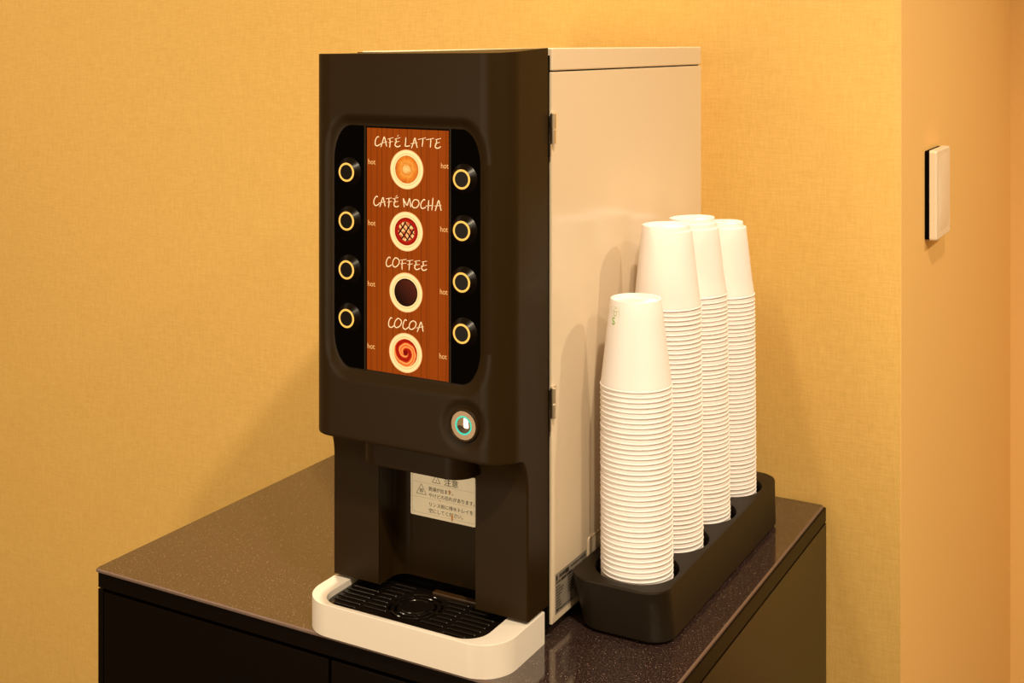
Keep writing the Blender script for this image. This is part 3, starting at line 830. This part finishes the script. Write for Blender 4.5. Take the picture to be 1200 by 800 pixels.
for si, (where, grp, ztop, pitch, lean, topoff) in enumerate(STACKS):
    n = int(round((ztop - Z0) / pitch)) + 1
    step = (ztop - Z0) / (n - 1)
    rnd = random.Random(11 + si)
    for k in range(n):
        from_top = n - k
        if proto is None:
            c = mesh_obj('paper_cup', cup_bm(), M['cup'], None, angle=50, weighted=False); proto = c
        else:
            c = proto.copy(); COL.objects.link(c)
        f = k / (n - 1)
        jit = 0.00022 if 0 < k < n - 1 else 0.0
        c.location = (CUPX + lean * f + rnd.uniform(-jit, jit), CUPY[si] + rnd.uniform(-jit, jit), Z0 + step * k + (rnd.uniform(-0.00022, 0.00022) if 0 < k < n - 1 else 0))
        c.rotation_euler = (0, lean / (step * (n - 1)) * 1.0, rnd.uniform(0, 6.28))
        if k == n - 1: c.rotation_euler = (0, lean / (step * (n - 1)) + topoff[0] / CH, 0.0)
        if from_top == 1: lab_ = 'white upturned paper cup, topmost of the ' + where
        elif k == 0: lab_ = 'white upturned paper cup, lowest of the %s, down in the holder' % where
        else: lab_ = 'white upturned paper cup, %s from the top of the %s' % (number_word(from_top), where)
        tag(c, lab_, 'paper cup', grp)
        if si == 0 and k == n - 1: topcup = c

# green recycling mark on the topmost cup of the nearest stack
topcup['label'] = 'white upturned paper cup with a green printed mark, topmost of the nearest stack'
cz = topcup.location.z; cxx, cyy = topcup.location.x, topcup.location.y
cam_az = math.atan2(-cyy, -cxx)
def on_cup(u, v, h):
    """u: degrees left of the side towards the room, v: height above the mouth in mm; in the cup's own frame"""
    a = cam_az - math.radians(u); z = v * 0.001
    r = 0.0370 + (0.0262 - 0.0370) * z / CH + 0.00010 + h * 0.001 * 0.2
    return (r * math.cos(a), r * math.sin(a), z)
def cup_mark(name, strokes, mat, w):
    bm = empty_bm()
    for st in strokes:
        P = [(u * 0.46, v) for u, v in st]           # 1 degree is 0.46 mm round the cup
        stroke(bm, P, w, 0.3, 5, 2, lambda u, v, h: on_cup(u / 0.46, v, h))
    o = mesh_obj(name, bm, mat, None); o.parent = topcup
    return o
zt = 84.6
cup_mark('printed_frame', [[(39, zt), (72, zt + 1)], [(39, zt), (38, zt - 6), (38, zt - 11)], [(38, zt - 11), (56, zt - 11)], [(74, zt + 1), (76, zt - 10)], [(56, zt), (56, zt - 11)], [(60, zt - 9), (74, zt - 9.5)], [(60, zt - 5), (70, zt - 5)]], M['green2'], 0.2)
cup_mark('printed_mark', [[(43, zt - 4.6), (44, zt - 6), (53, zt - 6), (54, zt - 4.6)], [(44, zt - 6), (46, zt - 10), (51, zt - 10), (53, zt - 6)], [(44, zt - 1.5), (52, zt - 1.5)], [(44, zt - 3), (52, zt - 3)], [(62, zt - 2), (67, zt - 3)], [(61, zt - 6.6), (66, zt - 7.4)]], M['green2'], 0.36)
cup_mark('printed_leaf', [[(48, zt - 13), (54, zt - 12.6), (56, zt - 14.5), (51, zt - 16), (48, zt - 17.5), (52, zt - 19), (57, zt - 18)], [(51, zt - 15), (54, zt - 17)]], M['green'], 0.62)

# ------------------------------------------------------------------ wall switch
SWY0, SWY1, SWZ0, SWZ1 = 1.7647, 1.8680, 0.3290, 0.4530
sw = thing('wall_switch', 'ivory switch plate on a black backing, mounted on the side wall of the recess', 'switch', (-0.33, (SWY0 + SWY1) / 2, (SWZ0 + SWZ1) / 2))
bm = empty_bm(); side_plate(bm, rr(SWY0 + 0.0003, SWY1 - 0.001, SWZ0 + 0.001, SWZ1 - 0.001, 0.004, 5), -0.3299, -0.3236)
mesh_obj('backing_plate', bm, M['gap'], sw, smooth=False)
bm = empty_bm(); prev = None
for x, off in ((-0.3236, 0.0), (-0.3165, 0.0), (-0.3146, -0.0008), (-0.3136, -0.0024)):
    R = ring(bm, [(x, y, z) for y, z in rr(SWY0, SWY1, SWZ0, SWZ1, 0.004, 6, off)])
    if prev: strip(bm, prev, R)
    else: bm.faces.new(R)
    prev = R
bm.faces.new(prev)
mesh_obj('cover_plate', bm, M['switch'], sw)
bm = empty_bm(); rows_ = []
for j in range(13):
    z = SWZ0 + 0.008 + (SWZ1 - SWZ0 - 0.014) * j / 12
    b = math.sin(PI * j / 12) ** 0.7 * 0.0030
    rows_.append(ring(bm, [(-0.3138 + b * math.sin(PI * i / 10) ** 0.5 if 0 < i < 10 else -0.3138, SWY0 + 0.010 + (SWY1 - SWY0 - 0.016) * i / 10, z) for i in range(11)]))
for a, b in zip(rows_, rows_[1:]): strip(bm, a, b, closed=False)
mesh_obj('rocker', bm, M['switch'], sw)

# ------------------------------------------------------------------ light
def downlight_or_fill(x, y, z, power, radius=0.035, size=150, blend=0.6):
    d = bpy.data.lights.new('downlight_or_fill', 'SPOT'); d.energy = power; d.color = LIGHT
    d.shadow_soft_size = radius; d.spot_size = math.radians(size); d.spot_blend = blend
    o = bpy.data.objects.new('downlight_or_fill', d); COL.objects.link(o); o.location = (x, y, z)
    return o
for x, y, z, p, r in LAMPS: downlight_or_fill(x, y, z, p, r)
# the bright doorway across the room, in front and to the left
d = bpy.data.lights.new('doorway_light', 'AREA'); d.shape = 'RECTANGLE'; d.size = 0.85; d.size_y = 1.7; d.energy = DOORWAY; d.color = LIGHT
o = bpy.data.objects.new('doorway_light', d); COL.objects.link(o); o.location = (-1.25, -1.0, 0.15); o.rotation_euler = (PI / 2, 0, 0)
w = bpy.data.worlds.new('world'); scene.world = w; w.use_nodes = True
bg = w.node_tree.nodes['Background']; bg.inputs[0].default_value = WORLD + (1,); bg.inputs[1].default_value = WORLD_S

# ------------------------------------------------------------------ camera
cam = bpy.data.cameras.new('camera'); co = bpy.data.objects.new('camera', cam); COL.objects.link(co)
cam.sensor_fit = 'HORIZONTAL'; cam.sensor_width = 36.0; cam.lens = 36.0 * 1451.0 / 1200.0
cam.shift_y = -(400.0 - 51.0) / 1200.0
cam.clip_start = 0.02
co.location = (0, 0, 0.6)
co.rotation_euler = (PI / 2, 0, math.atan2(805, 1451))
scene.camera = co
vs = scene.view_settings
vs.view_transform = 'Standard'; vs.look = 'None'; vs.gamma = 1.0; vs.exposure = EXPOSURE; vs.use_curve_mapping = False
